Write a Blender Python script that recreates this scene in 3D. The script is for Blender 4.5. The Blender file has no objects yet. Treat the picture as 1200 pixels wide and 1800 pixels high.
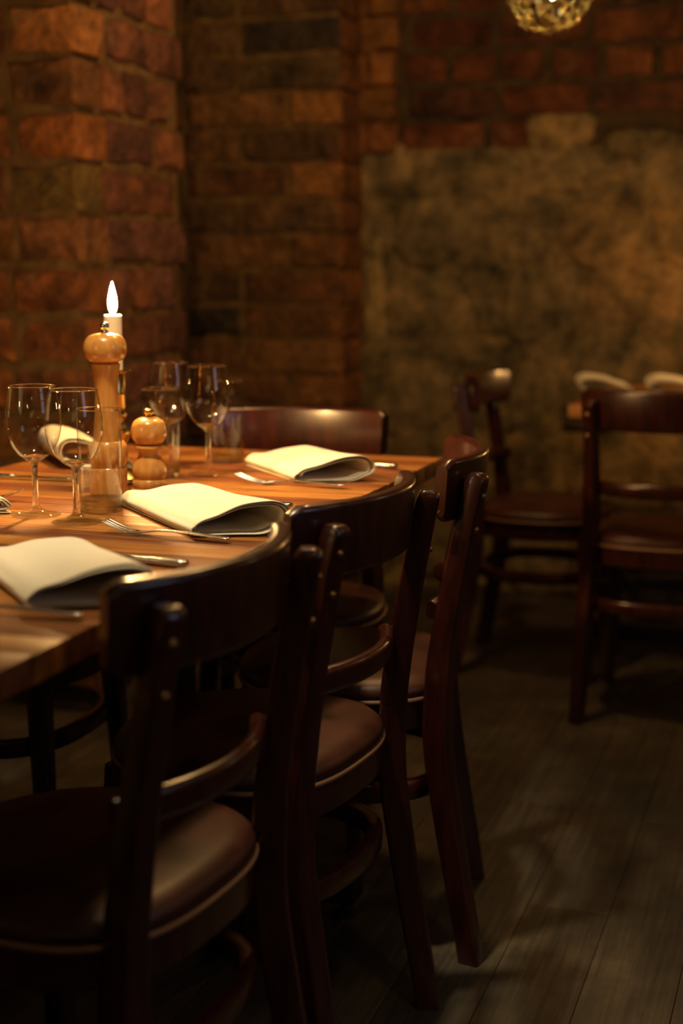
import bpy, bmesh, math, random
from mathutils import Vector, Matrix, noise

S = bpy.context.scene
COL = S.collection
R = math.radians
rnd = random.Random(7)

# ---------------------------------------------------------------- camera
cam = bpy.data.cameras.new('camera')
cam.sensor_fit = 'VERTICAL'
cam.sensor_width = 24
cam.sensor_height = 36
cam.lens = 50
cam.dof.use_dof = True
cam.dof.focus_distance = 2.08
cam.dof.aperture_fstop = 2.2
cam.dof.aperture_blades = 0
co = bpy.data.objects.new('camera', cam)
COL.objects.link(co)
co.location = (0, 0, 1.12)
co.rotation_euler = (math.pi / 2 - math.atan(435 / 2500), 0, 0)
S.camera = co

# ---------------------------------------------------------------- world, exposure, lamps
S.view_settings.view_transform = 'Standard'
S.view_settings.look = 'None'
S.view_settings.exposure = 0.0
S.view_settings.gamma = 1.0
S.view_settings.use_curve_mapping = False
w = bpy.data.worlds.new('world')
S.world = w
w.use_nodes = True
w.node_tree.nodes['Background'].inputs[0].default_value = (0.02, 0.017, 0.014, 1)
w.node_tree.nodes['Background'].inputs[1].default_value = 0.05


def lamp(name, kind, loc, energy, color, size=0.05, target=None, spot=None, blend=0.6):
    l = bpy.data.lights.new(name, kind)
    l.energy = energy
    l.color = color
    if kind == 'AREA':
        l.size = size
    else:
        l.shadow_soft_size = size
    if spot:
        l.spot_size = R(spot)
        l.spot_blend = blend
    o = bpy.data.objects.new(name, l)
    COL.objects.link(o)
    o.location = loc
    if target:
        o.rotation_euler = (Vector(target) - Vector(loc)).to_track_quat('-Z', 'Y').to_euler()
    return o


# ceiling spot above the tables (shaded downlight), above the frame
lamp('table_spot', 'SPOT', (-0.42, 1.75, 2.45), 126, (1.0, 0.80, 0.49), 0.06, (-0.33, 2.10, 0.75), 54, 0.9)
# a dim pendant further back over the table end, lights the brickwork
lamp('back_pendant', 'POINT', (0.16, 3.15, 2.35), 42, (1.0, 0.57, 0.2), 0.08)
# warm downlight behind the camera over the aisle
lamp('aisle_spot', 'SPOT', (0.55, 0.75, 2.45), 16, (1.0, 0.84, 0.48), 0.08, (0.20, 1.75, 0.0), 40, 1.0)
# cool dusk light from a window behind and to the right of the camera
lamp('window_light', 'AREA', (2.3, 0.4, 1.7), 3.6, (0.66, 0.72, 1.0), 0.8, (0.2, 2.2, 0.6))
# small lamps and candles elsewhere in the room, behind the camera
for q in ((-0.9, -1.2, 1.55), (0.3, -1.6, 1.9), (1.6, -0.9, 1.2), (1.9, 1.6, 2.0), (-1.9, 0.9, 1.7), (2.2, 2.9, 1.5)):
    lamp('room_lamp', 'POINT', q, 2.2, (1.0, 0.74, 0.42), 0.03)
# candle on the boarded table in front, just outside the frame
lamp('front_candle', 'POINT', (-1.02, 1.50, 1.06), 2.6, (1.0, 0.60, 0.25), 0.014)
# candle on the other table, beyond the right edge of the picture
lamp('other_candle', 'POINT', (1.36, 4.12, 1.0), 7.0, (1.0, 0.50, 0.14), 0.02)


# ---------------------------------------------------------------- material helpers
def mat(name, build):
    m = bpy.data.materials.new(name)
    m.use_nodes = True
    nt = m.node_tree
    b = nt.nodes['Principled BSDF']
    build(nt, b)
    return m


def N(nt, t, **kw):
    n = nt.nodes.new(t)
    for k, v in kw.items():
        if k in n.inputs:
            n.inputs[k].default_value = v
        else:
            setattr(n, k, v)
    return n


def L(nt, a, b):
    nt.links.new(a, b)


def ramp(nt, fac, stops):
    r = nt.nodes.new('ShaderNodeValToRGB')
    e = r.color_ramp.elements
    while len(e) < len(stops):
        e.new(0.5)
    for el, (p, c) in zip(e, stops):
        el.position = p
        el.color = (*c, 1)
    L(nt, fac, r.inputs[0])
    return r.outputs[0]


def mix(nt, kind, fac, a, b):
    m = nt.nodes.new('ShaderNodeMix')
    m.data_type = 'RGBA'
    m.blend_type = kind
    for sock, v in ((m.inputs['Factor'], fac), (m.inputs['A'], a), (m.inputs['B'], b)):
        pass
    for idx, v in ((0, fac), (6, a), (7, b)):
        if hasattr(v, 'is_output'):
            L(nt, v, m.inputs[idx])
        else:
            m.inputs[idx].default_value = v if idx == 0 else (*v, 1)
    return m.outputs[2]


def coords(nt, scale, jitter=True):
    tc = nt.nodes.new('ShaderNodeTexCoord')
    mp = nt.nodes.new('ShaderNodeMapping')
    mp.inputs['Scale'].default_value = scale
    L(nt, tc.outputs['Object'], mp.inputs['Vector'])
    if jitter:
        oi = nt.nodes.new('ShaderNodeObjectInfo')
        mu = N(nt, 'ShaderNodeMath', operation='MULTIPLY')
        L(nt, oi.outputs['Random'], mu.inputs[0])
        mu.inputs[1].default_value = 40
        L(nt, mu.outputs[0], mp.inputs['Location'])
    return mp.outputs[0]


def bump(nt, b, height, strength, dist):
    bp = nt.nodes.new('ShaderNodeBump')
    bp.inputs['Strength'].default_value = strength
    bp.inputs['Distance'].default_value = dist
    L(nt, height, bp.inputs['Height'])
    L(nt, bp.outputs[0], b.inputs['Normal'])


def simple(name, col, rough, metal=0.0, coat=0.0, spec=0.5):
    def f(nt, b):
        b.inputs['Base Color'].default_value = (*col, 1)
        b.inputs['Roughness'].default_value = rough
        b.inputs['Metallic'].default_value = metal
        b.inputs['Coat Weight'].default_value = coat
        b.inputs['Coat Roughness'].default_value = 0.12
        b.inputs['Specular IOR Level'].default_value = spec
    return mat(name, f)


def m_dark_wood(nt, b):
    v = coords(nt, (6, 6, 1.2))
    n = N(nt, 'ShaderNodeTexNoise', Scale=9.0, Detail=5.0, Roughness=0.6)
    L(nt, v, n.inputs['Vector'])
    c = ramp(nt, n.outputs['Fac'], [(0.3, (0.016, 0.0030, 0.0020)), (0.7, (0.054, 0.0100, 0.0055))])
    L(nt, c, b.inputs['Base Color'])
    b.inputs['Roughness'].default_value = 0.30
    b.inputs['Coat Weight'].default_value = 0.5
    b.inputs['Coat Roughness'].default_value = 0.16
    bump(nt, b, n.outputs['Fac'], 0.06, 0.004)


def m_table(nt, b):
    v = coords(nt, (3.0, 42.0, 20.0))
    n = N(nt, 'ShaderNodeTexNoise', Scale=2.2, Detail=8.0, Roughness=0.62, Distortion=0.5)
    L(nt, v, n.inputs['Vector'])
    g = ramp(nt, n.outputs['Fac'], [(0.28, (0.32, 0.30, 0.26)), (0.5, (0.75, 0.72, 0.66)), (0.72, (1.15, 1.12, 1.05))])
    oi = nt.nodes.new('ShaderNodeObjectInfo')
    c = mix(nt, 'MULTIPLY', 1.0, oi.outputs['Color'], g)
    L(nt, c, b.inputs['Base Color'])
    r = ramp(nt, n.outputs['Fac'], [(0.2, (0.40,) * 3), (0.8, (0.54,) * 3)])
    L(nt, r, b.inputs['Roughness'])
    b.inputs['Specular IOR Level'].default_value = 0.4
    bump(nt, b, n.outputs['Fac'], 0.08, 0.002)


def m_brick(nt, b):
    tc = nt.nodes.new('ShaderNodeTexCoord')
    geo = nt.nodes.new('ShaderNodeNewGeometry')
    n = N(nt, 'ShaderNodeTexNoise', Scale=9.0, Detail=8.0, Roughness=0.68)
    L(nt, geo.outputs['Position'], n.inputs['Vector'])
    n2 = N(nt, 'ShaderNodeTexNoise', Scale=38.0, Detail=6.0, Roughness=0.7)
    L(nt, geo.outputs['Position'], n2.inputs['Vector'])
    oi = nt.nodes.new('ShaderNodeObjectInfo')
    g = ramp(nt, n.outputs['Fac'], [(0.30, (0.25, 0.27, 0.30)), (0.5, (0.85, 0.85, 0.85)), (0.70, (1.6, 1.5, 1.2))])
    c = mix(nt, 'MULTIPLY', 1.0, oi.outputs['Color'], g)
    g2 = ramp(nt, n2.outputs['Fac'], [(0.30, (0.45, 0.45, 0.45)), (0.55, (1.0, 1.0, 1.0)), (0.72, (1.35, 1.3, 1.2))])
    c = mix(nt, 'MULTIPLY', 0.8, c, g2)
    # lime smears
    n3 = N(nt, 'ShaderNodeTexNoise', Scale=5.0, Detail=6.0, Roughness=0.75)
    L(nt, geo.outputs['Position'], n3.inputs['Vector'])
    f = ramp(nt, n3.outputs['Fac'], [(0.56, (0, 0, 0)), (0.72, (0.55, 0.55, 0.55))])
    c = mix(nt, 'MIX', f, c, (0.30, 0.21, 0.11))
    L(nt, c, b.inputs['Base Color'])
    b.inputs['Roughness'].default_value = 0.85
    b.inputs['Specular IOR Level'].default_value = 0.25
    ms = N(nt, 'ShaderNodeTexVoronoi', Scale=26.0)
    L(nt, geo.outputs['Position'], ms.inputs['Vector'])
    ad = N(nt, 'ShaderNodeMath', operation='ADD')
    L(nt, n.outputs['Fac'], ad.inputs[0])
    L(nt, n2.outputs['Fac'], ad.inputs[1])
    ad2 = N(nt, 'ShaderNodeMath', operation='MULTIPLY_ADD')
    L(nt, ms.outputs['Distance'], ad2.inputs[0])
    ad2.inputs[1].default_value = 0.6
    L(nt, ad.outputs[0], ad2.inputs[2])
    bump(nt, b, ad2.outputs[0], 1.0, 0.05)


def mortar(lo, hi):
    return lambda nt, b: m_mortar(nt, b, lo, hi)


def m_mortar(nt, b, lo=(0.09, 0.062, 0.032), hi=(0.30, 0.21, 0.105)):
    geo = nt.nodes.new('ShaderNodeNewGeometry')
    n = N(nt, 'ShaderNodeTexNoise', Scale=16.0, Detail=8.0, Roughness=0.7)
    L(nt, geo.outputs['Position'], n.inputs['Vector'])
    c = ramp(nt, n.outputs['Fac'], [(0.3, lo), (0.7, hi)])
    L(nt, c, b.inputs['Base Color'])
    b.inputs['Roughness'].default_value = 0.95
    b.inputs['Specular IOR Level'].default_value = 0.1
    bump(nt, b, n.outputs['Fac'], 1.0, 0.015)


def m_stone(nt, b):
    geo = nt.nodes.new('ShaderNodeNewGeometry')
    oi = nt.nodes.new('ShaderNodeObjectInfo')
    n = N(nt, 'ShaderNodeTexNoise', Scale=5.5, Detail=9.0, Roughness=0.72, Distortion=0.6)
    L(nt, geo.outputs['Position'], n.inputs['Vector'])
    n2 = N(nt, 'ShaderNodeTexNoise', Scale=17.0, Detail=6.0, Roughness=0.7)
    L(nt, geo.outputs['Position'], n2.inputs['Vector'])
    c = ramp(nt, n.outputs['Fac'], [(0.32, (0.040, 0.033, 0.020)), (0.47, (0.155, 0.115, 0.060)), (0.58, (0.25, 0.175, 0.085)), (0.72, (0.36, 0.215, 0.10))])
    g = ramp(nt, n2.outputs['Fac'], [(0.32, (0.35, 0.36, 0.38)), (0.55, (1.0, 1.0, 1.0)), (0.72, (1.35, 1.25, 1.1))])
    c = mix(nt, 'MULTIPLY', 0.9, c, g)
    c = mix(nt, 'MULTIPLY', 1.0, c, oi.outputs['Color'])
    L(nt, c, b.inputs['Base Color'])
    b.inputs['Roughness'].default_value = 0.9
    b.inputs['Specular IOR Level'].default_value = 0.2
    bump(nt, b, n2.outputs['Fac'], 1.0, 0.02)


def m_floor(nt, b):
    v = coords(nt, (60.0, 2.0, 10.0))
    n = N(nt, 'ShaderNodeTexNoise', Scale=1.6, Detail=9.0, Roughness=0.7, Distortion=0.4)
    L(nt, v, n.inputs['Vector'])
    geo = nt.nodes.new('ShaderNodeNewGeometry')
    n2 = N(nt, 'ShaderNodeTexNoise', Scale=2.6, Detail=7.0, Roughness=0.65)
    L(nt, geo.outputs['Position'], n2.inputs['Vector'])
    c = ramp(nt, n2.outputs['Fac'], [(0.32, (0.016, 0.012, 0.008)), (0.55, (0.058, 0.043, 0.026)), (0.72, (0.13, 0.098, 0.058))])
    g = ramp(nt, n.outputs['Fac'], [(0.28, (0.35, 0.35, 0.35)), (0.5, (0.9, 0.9, 0.9)), (0.74, (1.7, 1.65, 1.5))])
    c = mix(nt, 'MULTIPLY', 0.9, c, g)
    L(nt, c, b.inputs['Base Color'])
    b.inputs['Roughness'].default_value = 0.62
    bump(nt, b, n.outputs['Fac'], 0.25, 0.004)


def m_leather(nt, b):
    geo = nt.nodes.new('ShaderNodeNewGeometry')
    n = N(nt, 'ShaderNodeTexNoise', Scale=220.0, Detail=3.0)
    L(nt, geo.outputs['Position'], n.inputs['Vector'])
    n2 = N(nt, 'ShaderNodeTexNoise', Scale=11.0, Detail=5.0)
    L(nt, geo.outputs['Position'], n2.inputs['Vector'])
    c = ramp(nt, n2.outputs['Fac'], [(0.3, (0.028, 0.0075, 0.004)), (0.7, (0.062, 0.018, 0.010))])
    L(nt, c, b.inputs['Base Color'])
    b.inputs['Roughness'].default_value = 0.42
    b.inputs['Specular IOR Level'].default_value = 0.35
    bump(nt, b, n.outputs['Fac'], 0.10, 0.001)


def m_linen(nt, b):
    v = coords(nt, (1, 1, 1), False)
    wv = N(nt, 'ShaderNodeTexNoise', Scale=420.0, Detail=2.0)
    L(nt, v, wv.inputs['Vector'])
    n = N(nt, 'ShaderNodeTexNoise', Scale=26.0, Detail=4.0)
    L(nt, v, n.inputs['Vector'])
    c = ramp(nt, wv.outputs['Fac'], [(0.3, (0.70, 0.65, 0.50)), (0.7, (0.80, 0.75, 0.60))])
    L(nt, c, b.inputs['Base Color'])
    b.inputs['Roughness'].default_value = 0.9
    b.inputs['Specular IOR Level'].default_value = 0.1
    b.inputs['Sheen Weight'].default_value = 0.15
    ad = N(nt, 'ShaderNodeMath', operation='ADD')
    L(nt, n.outputs['Fac'], ad.inputs[0])
    L(nt, wv.outputs['Fac'], ad.inputs[1])
    bump(nt, b, ad.outputs[0], 0.12, 0.003)


def m_beech(nt, b):
    v = coords(nt, (18.0, 18.0, 3.0))
    n = N(nt, 'ShaderNodeTexNoise', Scale=7.0, Detail=6.0, Roughness=0.6)
    L(nt, v, n.inputs['Vector'])
    c = ramp(nt, n.outputs['Fac'], [(0.3, (0.52, 0.215, 0.042)), (0.7, (0.72, 0.35, 0.085))])
    L(nt, c, b.inputs['Base Color'])
    b.inputs['Roughness'].default_value = 0.28
    b.inputs['Coat Weight'].default_value = 0.6
    b.inputs['Coat Roughness'].default_value = 0.1


def m_glass_thin(nt, b):
    # thin clear wall: fresnel mix of a mirror reflection and straight transmission
    out = nt.nodes['Material Output']
    tr = nt.nodes.new('ShaderNodeBsdfTransparent')
    tr.inputs[0].default_value = (0.965, 0.965, 0.94, 1)
    gl = nt.nodes.new('ShaderNodeBsdfGlossy')
    gl.inputs['Roughness'].default_value = 0.015
    lw = nt.nodes.new('ShaderNodeLayerWeight')
    lw.inputs['Blend'].default_value = 0.5
    pw = N(nt, 'ShaderNodeMath', operation='POWER')
    L(nt, lw.outputs['Facing'], pw.inputs[0])
    pw.inputs[1].default_value = 3.2
    fr = N(nt, 'ShaderNodeMath', operation='MULTIPLY_ADD')
    L(nt, pw.outputs[0], fr.inputs[0])
    fr.inputs[1].default_value = 0.8
    fr.inputs[2].default_value = 0.06
    mx = nt.nodes.new('ShaderNodeMixShader')
    L(nt, fr.outputs[0], mx.inputs[0])
    L(nt, tr.outputs[0], mx.inputs[1])
    L(nt, gl.outputs[0], mx.inputs[2])
    L(nt, mx.outputs[0], out.inputs['Surface'])
    nt.nodes.remove(b)


def m_glass_plate(nt, b):
    m_glass(nt, b, 0.35, (0.98, 0.98, 0.95, 1))


def m_glass_foot(nt, b):
    m_glass(nt, b, 0.55, (0.93, 0.93, 0.66, 1))


def m_glass(nt, b, share=0.85, tint=(0.96, 0.97, 0.88, 1)):
    b.inputs['Base Color'].default_value = (0.98, 0.98, 0.93, 1)
    b.inputs['Transmission Weight'].default_value = 1.0
    b.inputs['Roughness'].default_value = 0.02
    b.inputs['IOR'].default_value = 1.5
    out = nt.nodes['Material Output']
    tr = nt.nodes.new('ShaderNodeBsdfTransparent')
    tr.inputs[0].default_value = tint
    mx = nt.nodes.new('ShaderNodeMixShader')
    mx.inputs[0].default_value = share
    L(nt, tr.outputs[0], mx.inputs[1])
    L(nt, b.outputs[0], mx.inputs[2])
    L(nt, mx.outputs[0], out.inputs['Surface'])


def m_wax(nt, b):
    b.inputs['Base Color'].default_value = (0.90, 0.82, 0.62, 1)
    b.inputs['Roughness'].default_value = 0.5
    b.inputs['Subsurface Weight'].default_value = 0.8
    b.inputs['Subsurface Radius'].default_value = (0.03, 0.018, 0.008)


def emit(name, col, strength):
    def f(nt, b):
        b.inputs['Base Color'].default_value = (0, 0, 0, 1)
        b.inputs['Emission Color'].default_value = (*col, 1)
        b.inputs['Emission Strength'].default_value = strength
    return mat(name, f)


def m_ceiling(nt, b):
    geo = nt.nodes.new('ShaderNodeNewGeometry')
    n = N(nt, 'ShaderNodeTexNoise', Scale=4.0, Detail=6.0)
    L(nt, geo.outputs['Position'], n.inputs['Vector'])
    c = ramp(nt, n.outputs['Fac'], [(0.3, (0.10, 0.07, 0.045)), (0.7, (0.17, 0.12, 0.08))])
    L(nt, c, b.inputs['Base Color'])
    b.inputs['Roughness'].default_value = 0.95


M = dict(
    wood=mat('mahogany_lacquer', m_dark_wood), table=mat('oiled_table_wood', m_table),
    brick=mat('old_brick', m_brick), mortar=mat('lime_mortar', m_mortar), mortar_pier=mat('shaded_ochre_mortar', mortar((0.055, 0.034, 0.015), (0.22, 0.13, 0.055))), mortar_dark=mat('dark_mortar', mortar((0.022, 0.015, 0.009), (0.085, 0.055, 0.028))), stone=mat('rubble_stone', m_stone),  # pier mortar carries the joints' shade in its colour; far-wall mortar is simply darker
    floor=mat('worn_floorboards', m_floor), leather=mat('brown_leather', m_leather), linen=mat('cream_linen', m_linen),
    beech=mat('varnished_beech', m_beech), thin=mat('thin_glass', m_glass_thin), glass=mat('solid_glass', m_glass), wfoot=mat('thin_glass_foot', m_glass_plate), gfoot=mat('thick_glass_bottom', m_glass_foot),
    wax=mat('candle_wax', m_wax), ceiling=mat('dark_plaster', m_ceiling),
    steel=simple('brushed_steel', (0.55, 0.53, 0.48), 0.24, 1.0), brass=simple('brass', (0.62, 0.42, 0.13), 0.22, 1.0),
    iron=simple('black_iron', (0.010, 0.010, 0.011), 0.45), screw=simple('aged_brass_screw', (0.38, 0.22, 0.08), 0.35, 1.0),
    flame=emit('flame', (1.0, 0.55, 0.19), 4800.0), wick=simple('charred_wick', (0.02, 0.015, 0.01), 0.9),
    bulb=emit('bulb', (0.92, 1.0, 0.60), 12.0), bead=simple('amber_capiz', (0.26, 0.17, 0.045), 0.35, 0.2, 0.5),
    cord=simple('black_cord', (0.01, 0.01, 0.01), 0.6), piping=simple('tan_piping', (0.20, 0.10, 0.05), 0.4),
)


# ---------------------------------------------------------------- mesh helpers
def mk(name, verts, faces, material, parent=None, smooth=True):
    me = bpy.data.meshes.new(name)
    me.from_pydata([tuple(v) for v in verts], [], faces)
    me.update()
    bm = bmesh.new()
    bm.from_mesh(me)
    bmesh.ops.recalc_face_normals(bm, faces=bm.faces)
    bm.to_mesh(me)
    bm.free()
    if smooth:
        me.shade_smooth()
        if smooth == 'auto':
            try:
                me.set_sharp_from_angle(angle=R(38))
            except Exception:
                pass
    me.materials.append(material)
    o = bpy.data.objects.new(name, me)
    COL.objects.link(o)
    if parent:
        o.parent = parent
    return o


def tag(o, label=None, cat=None, group=None, kind=None):
    for k, v in (('label', label), ('category', cat), ('group', group), ('kind', kind)):
        if v:
            o[k] = v
    return o


def thing(name, label, cat, loc=(0, 0, 0), rz=0.0, group=None):
    o = bpy.data.objects.new(name, None)
    o.empty_display_size = 0.1
    COL.objects.link(o)
    o.location = loc
    o.rotation_euler = (0, 0, rz)
    return tag(o, label, cat, group)


def copy_tree(o, parent=None):
    c = o.copy()
    COL.objects.link(c)
    c.parent = parent
    for ch in list(o.children):
        copy_tree(ch, c)
    return c


def lathe(prof, n=40, closed=False):
    """prof: list of (r, z); r==0 makes a pole."""
    v, f, rings = [], [], []
    for r, z in prof:
        if r < 1e-6:
            rings.append([len(v)])
            v.append((0, 0, z))
        else:
            rings.append(list(range(len(v), len(v) + n)))
            for i in range(n):
                a = 2 * math.pi * i / n
                v.append((r * math.cos(a), r * math.sin(a), z))
    pairs = list(zip(rings, rings[1:]))
    if closed:
        pairs.append((rings[-1], rings[0]))
    for a, b in pairs:
        for i in range(n):
            j = (i + 1) % n
            if len(a) == 1 and len(b) == 1:
                continue
            if len(a) == 1:
                f.append((a[0], b[i], b[j]))
            elif len(b) == 1:
                f.append((a[i], a[j], b[0]))
            else:
                f.append((a[i], a[j], b[j], b[i]))
    return v, f


def smooth_prof(pts, k=6):
    """Catmull-Rom through (r,z) points."""
    out = []
    n = len(pts)
    for i in range(n - 1):
        p0, p1, p2, p3 = pts[max(i - 1, 0)], pts[i], pts[i + 1], pts[min(i + 2, n - 1)]
        for s in range(k):
            t = s / k
            q = []
            for d in range(len(p1)):
                q.append(0.5 * (2 * p1[d] + (p2[d] - p0[d]) * t + (2 * p0[d] - 5 * p1[d] + 4 * p2[d] - p3[d]) * t * t
                                + (3 * p1[d] - p0[d] - 3 * p2[d] + p3[d]) * t ** 3))
            q[0] = max(q[0], 0.0) if len(q) == 2 else q[0]
            out.append(tuple(q))
    out.append(tuple(pts[-1]))
    return out


def rrect(a, b, r, k=3):
    """rounded rectangle section, half sizes a, b"""
    r = min(r, a * 0.99, b * 0.99)
    pts = []
    for cx, cy, a0 in ((a - r, b - r, 0), (-a + r, b - r, 90), (-a + r, -b + r, 180), (a - r, -b + r, 270)):
        for i in range(k + 1):
            t = R(a0 + 90 * i / k)
            pts.append((cx + r * math.cos(t), cy + r * math.sin(t)))
    return pts


def sweep(path, sections, closed=False, side=None):
    """path: list of (pos, X axis, Y axis); sections: one list of (x,y) per path point (same count)."""
    v, f = [], []
    n = len(sections[0])
    for (p, X, Y), sec in zip(path, sections):
        for x, y in sec:
            v.append(Vector(p) + Vector(X) * x + Vector(Y) * y)
    m = len(path)
    for i in range(m if closed else m - 1):
        a, b = i * n, ((i + 1) % m) * n
        for k in range(n):
            j = (k + 1) % n
            f.append((a + k, a + j, b + j, b + k))
    if not closed:
        f.append(tuple(range(n)))
        f.append(tuple(range((m - 1) * n, m * n)))
    return v, f


def box(x0, x1, y0, y1, z0, z1, c=0.0):
    """box with chamfered edges"""
    bm = bmesh.new()
    bmesh.ops.create_cube(bm, size=1)
    for vv in bm.verts:
        vv.co = Vector((x0 if vv.co.x < 0 else x1, y0 if vv.co.y < 0 else y1, z0 if vv.co.z < 0 else z1))
    if c:
        bmesh.ops.bevel(bm, geom=list(bm.edges), offset=c, segments=2, affect='EDGES', profile=0.6)
    bm.verts.index_update()
    v = [tuple(q.co) for q in bm.verts]
    f = [tuple(q.index for q in p.verts) for p in bm.faces]
    bm.free()
    return v, f


def xf(vf, m):
    return [m @ Vector(q) for q in vf[0]], vf[1]


# ---------------------------------------------------------------- directions of the room
TH = R(19.2)
U = Vector((math.sin(TH), math.cos(TH), 0))      # along the tables, away from the camera
W = Vector((U.y, -U.x, 0))                       # across the tables, towards the aisle
Z = Vector((0, 0, 1))


# ---------------------------------------------------------------- room shell
def struct(name, vf, material, smooth=False):
    o = mk(name, vf[0], vf[1], material, None, smooth)
    o['kind'] = 'structure'
    return o


floor = struct('floor', box(-2.6, 3.0, -2.0, 6.2, -0.12, -0.022), M['mortar'])
struct('ceiling', box(-2.6, 3.0, -2.0, 6.2, 2.62, 2.74), M['ceiling'])
struct('wall_right', box(2.9, 3.0, -2.0, 6.2, -0.1, 2.62), M['ceiling'])
struct('wall_front', box(-2.6, 3.0, -2.1, -2.0, -0.1, 2.62), M['ceiling'])
struct('wall_side', box(-2.7, -2.6, -2.0, 6.2, -0.1, 2.62), M['ceiling'])

# floorboards run along the tables
PW = 0.142
plank_meshes = []
for k in range(3):
    ln = (1.55, 2.05, 2.5)[k]
    o = mk('plank', *box(-PW / 2 + 0.0005, PW / 2 - 0.0005, 0.0005, ln - 0.0005, -0.022, 0.0, 0.0008), M['floor'], floor)
    plank_meshes.append((o, ln))
used = [False] * 3
rot = -TH
for i in range(-17, 19):
    t = -0.6 - rnd.random() * 1.3
    while t < 5.6:
        k = rnd.randrange(3)
        src, ln = plank_meshes[k]
        p = W * (i * PW + 0.03) + U * t
        q = p + U * ln
        ok = (-2.5 < min(p.x, q.x) and max(p.x, q.x) < 2.85 and min(p.y, q.y) > -1.9 and max(p.y, q.y) < 6.1)
        if ok:
            if used[k]:
                o = src.copy()
                COL.objects.link(o)
                o.parent = floor
            else:
                o = src
                used[k] = True
            o.location = (p.x, p.y, -0.0006 * rnd.random())
            o.rotation_euler = (0, 0, rot)
        t += ln

# ---------------------------------------------------------------- bricks
def brick_mesh(seed):
    """unit brick: width x in [-.5,.5], height z in [-.5,.5], front at y=0 (worn face), body goes to y=1"""
    r = random.Random(seed)
    out = []
    for x in (-.5, -.2, .2):
        out.append((x, -.5))
    for z in (-.5, 0):
        out.append((.5, z))
    for x in (.5, .2, -.2):
        out.append((x, .5))
    for z in (.5, 0):
        out.append((-.5, z))
    n = len(out)
    v, f = [], []
    chip = [r.random() < 0.16 for _ in out]
    for x, z in out:
        v.append((x, 1.0, z))
    for (x, z), c in zip(out, chip):
        k = 0.93 if c else 1.0
        v.append((x * (0.975 + 0.03 * r.random()) * k, 0.08 + 0.08 * r.random() + (0.12 if c else 0), z * (0.94 + 0.09 * r.random()) * k))
    for (x, z), c in zip(out, chip):
        k = 0.86 if c else 1.0
        v.append((x * (0.91 + 0.06 * r.random()) * k, 0.02 + 0.07 * r.random(), z * (0.78 + 0.13 * r.random()) * k))
    for x in (-.27, 0, .27):
        v.append((x + r.uniform(-.06, .06), -0.03 + 0.09 * r.random(), r.uniform(-.12, .12)))
    for a in (0, n):
        for i in range(n):
            j = (i + 1) % n
            f.append((a + i, a + j, a + n + j, a + n + i))
    q = 2 * n
    L_, C_, R_ = 3 * n, 3 * n + 1, 3 * n + 2
    # outline order: 0..2 bottom, 3 lower right, 4 mid right, 5 upper right, 6,7 top, 8 upper left, 9 mid left
    fan = [(0, 1, L_), (1, 2, C_), (2, 3, R_), (3, 4, R_), (4, 5, R_), (5, 6, R_), (6, 7, C_), (7, 8, L_), (8, 9, L_), (9, 0, L_)]
    for i, j, c in fan:
        f.append((q + i, q + j, c))
    f += [(q + 1, C_, L_), (q + 2, R_, C_), (q + 6, C_, R_), (q + 7, L_, C_)]
    me = bpy.data.meshes.new('brick')
    me.from_pydata(v, [], f)
    bm = bmesh.new()
    bm.from_mesh(me)
    bmesh.ops.recalc_face_normals(bm, faces=bm.faces)
    bm.to_mesh(me)
    bm.free()
    me.shade_smooth()
    me.set_sharp_from_angle(angle=R(32))
    me.materials.append(M['brick'])
    return me


BM_ = [brick_mesh(s) for s in range(22)]
WARM = [(0.42, 0.150, 0.045), (0.33, 0.115, 0.042), (0.50, 0.20, 0.060), (0.30, 0.13, 0.055), (0.38, 0.165, 0.050), (0.27, 0.105, 0.050)]
MAUVE = [(0.27, 0.105, 0.068), (0.24, 0.100, 0.078), (0.30, 0.115, 0.060), (0.20, 0.080, 0.060), (0.32, 0.13, 0.07)]
EARTH = [(0.32, 0.155, 0.060), (0.26, 0.115, 0.052), (0.22, 0.12, 0.060), (0.36, 0.17, 0.065), (0.24, 0.15, 0.075)]
RED = [(0.24, 0.080, 0.036), (0.19, 0.060, 0.030), (0.27, 0.098, 0.040), (0.15, 0.062, 0.036)]
DARK = (0.080, 0.058, 0.042)
OLIVE = (0.24, 0.150, 0.050)


def brick(parent, center, along, normal, length, height, depth, color, jit=0.004):
    """center: middle of the worn face; along: unit vector of the length; normal: out of the wall"""
    o = bpy.data.objects.new('brick', rnd.choice(BM_))
    COL.objects.link(o)
    o.parent = parent
    n = normal.normalized()
    a = along.normalized()
    m = Matrix((a, -n, Z)).transposed().to_4x4()
    flip = rnd.choice((1, -1))
    tilt = Matrix.Rotation(R(rnd.uniform(-1.1, 1.1)), 4, 'Y') @ Matrix.Rotation(R(rnd.uniform(-1.2, 1.2)), 4, 'Z')
    m = Matrix.Translation(center + n * rnd.uniform(-jit, jit)) @ m @ tilt @ Matrix.Diagonal((length * flip, depth, height * rnd.uniform(0.95, 1.035), 1))
    o.matrix_local = m
    k = rnd.uniform(0.72, 1.22)
    o.color = (color[0] * k, color[1] * k, color[2] * k, 1)
    return o


def wall_core(name, pts, z0, z1, material):
    """vertical prism over a ground polygon"""
    n = len(pts)
    v = [(p.x, p.y, z0) for p in pts] + [(p.x, p.y, z1) for p in pts]
    f = [(i, (i + 1) % n, n + (i + 1) % n, n + i) for i in range(n)] + [tuple(range(n)), tuple(range(n, 2 * n))]
    return struct(name, (v, f), material)


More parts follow.
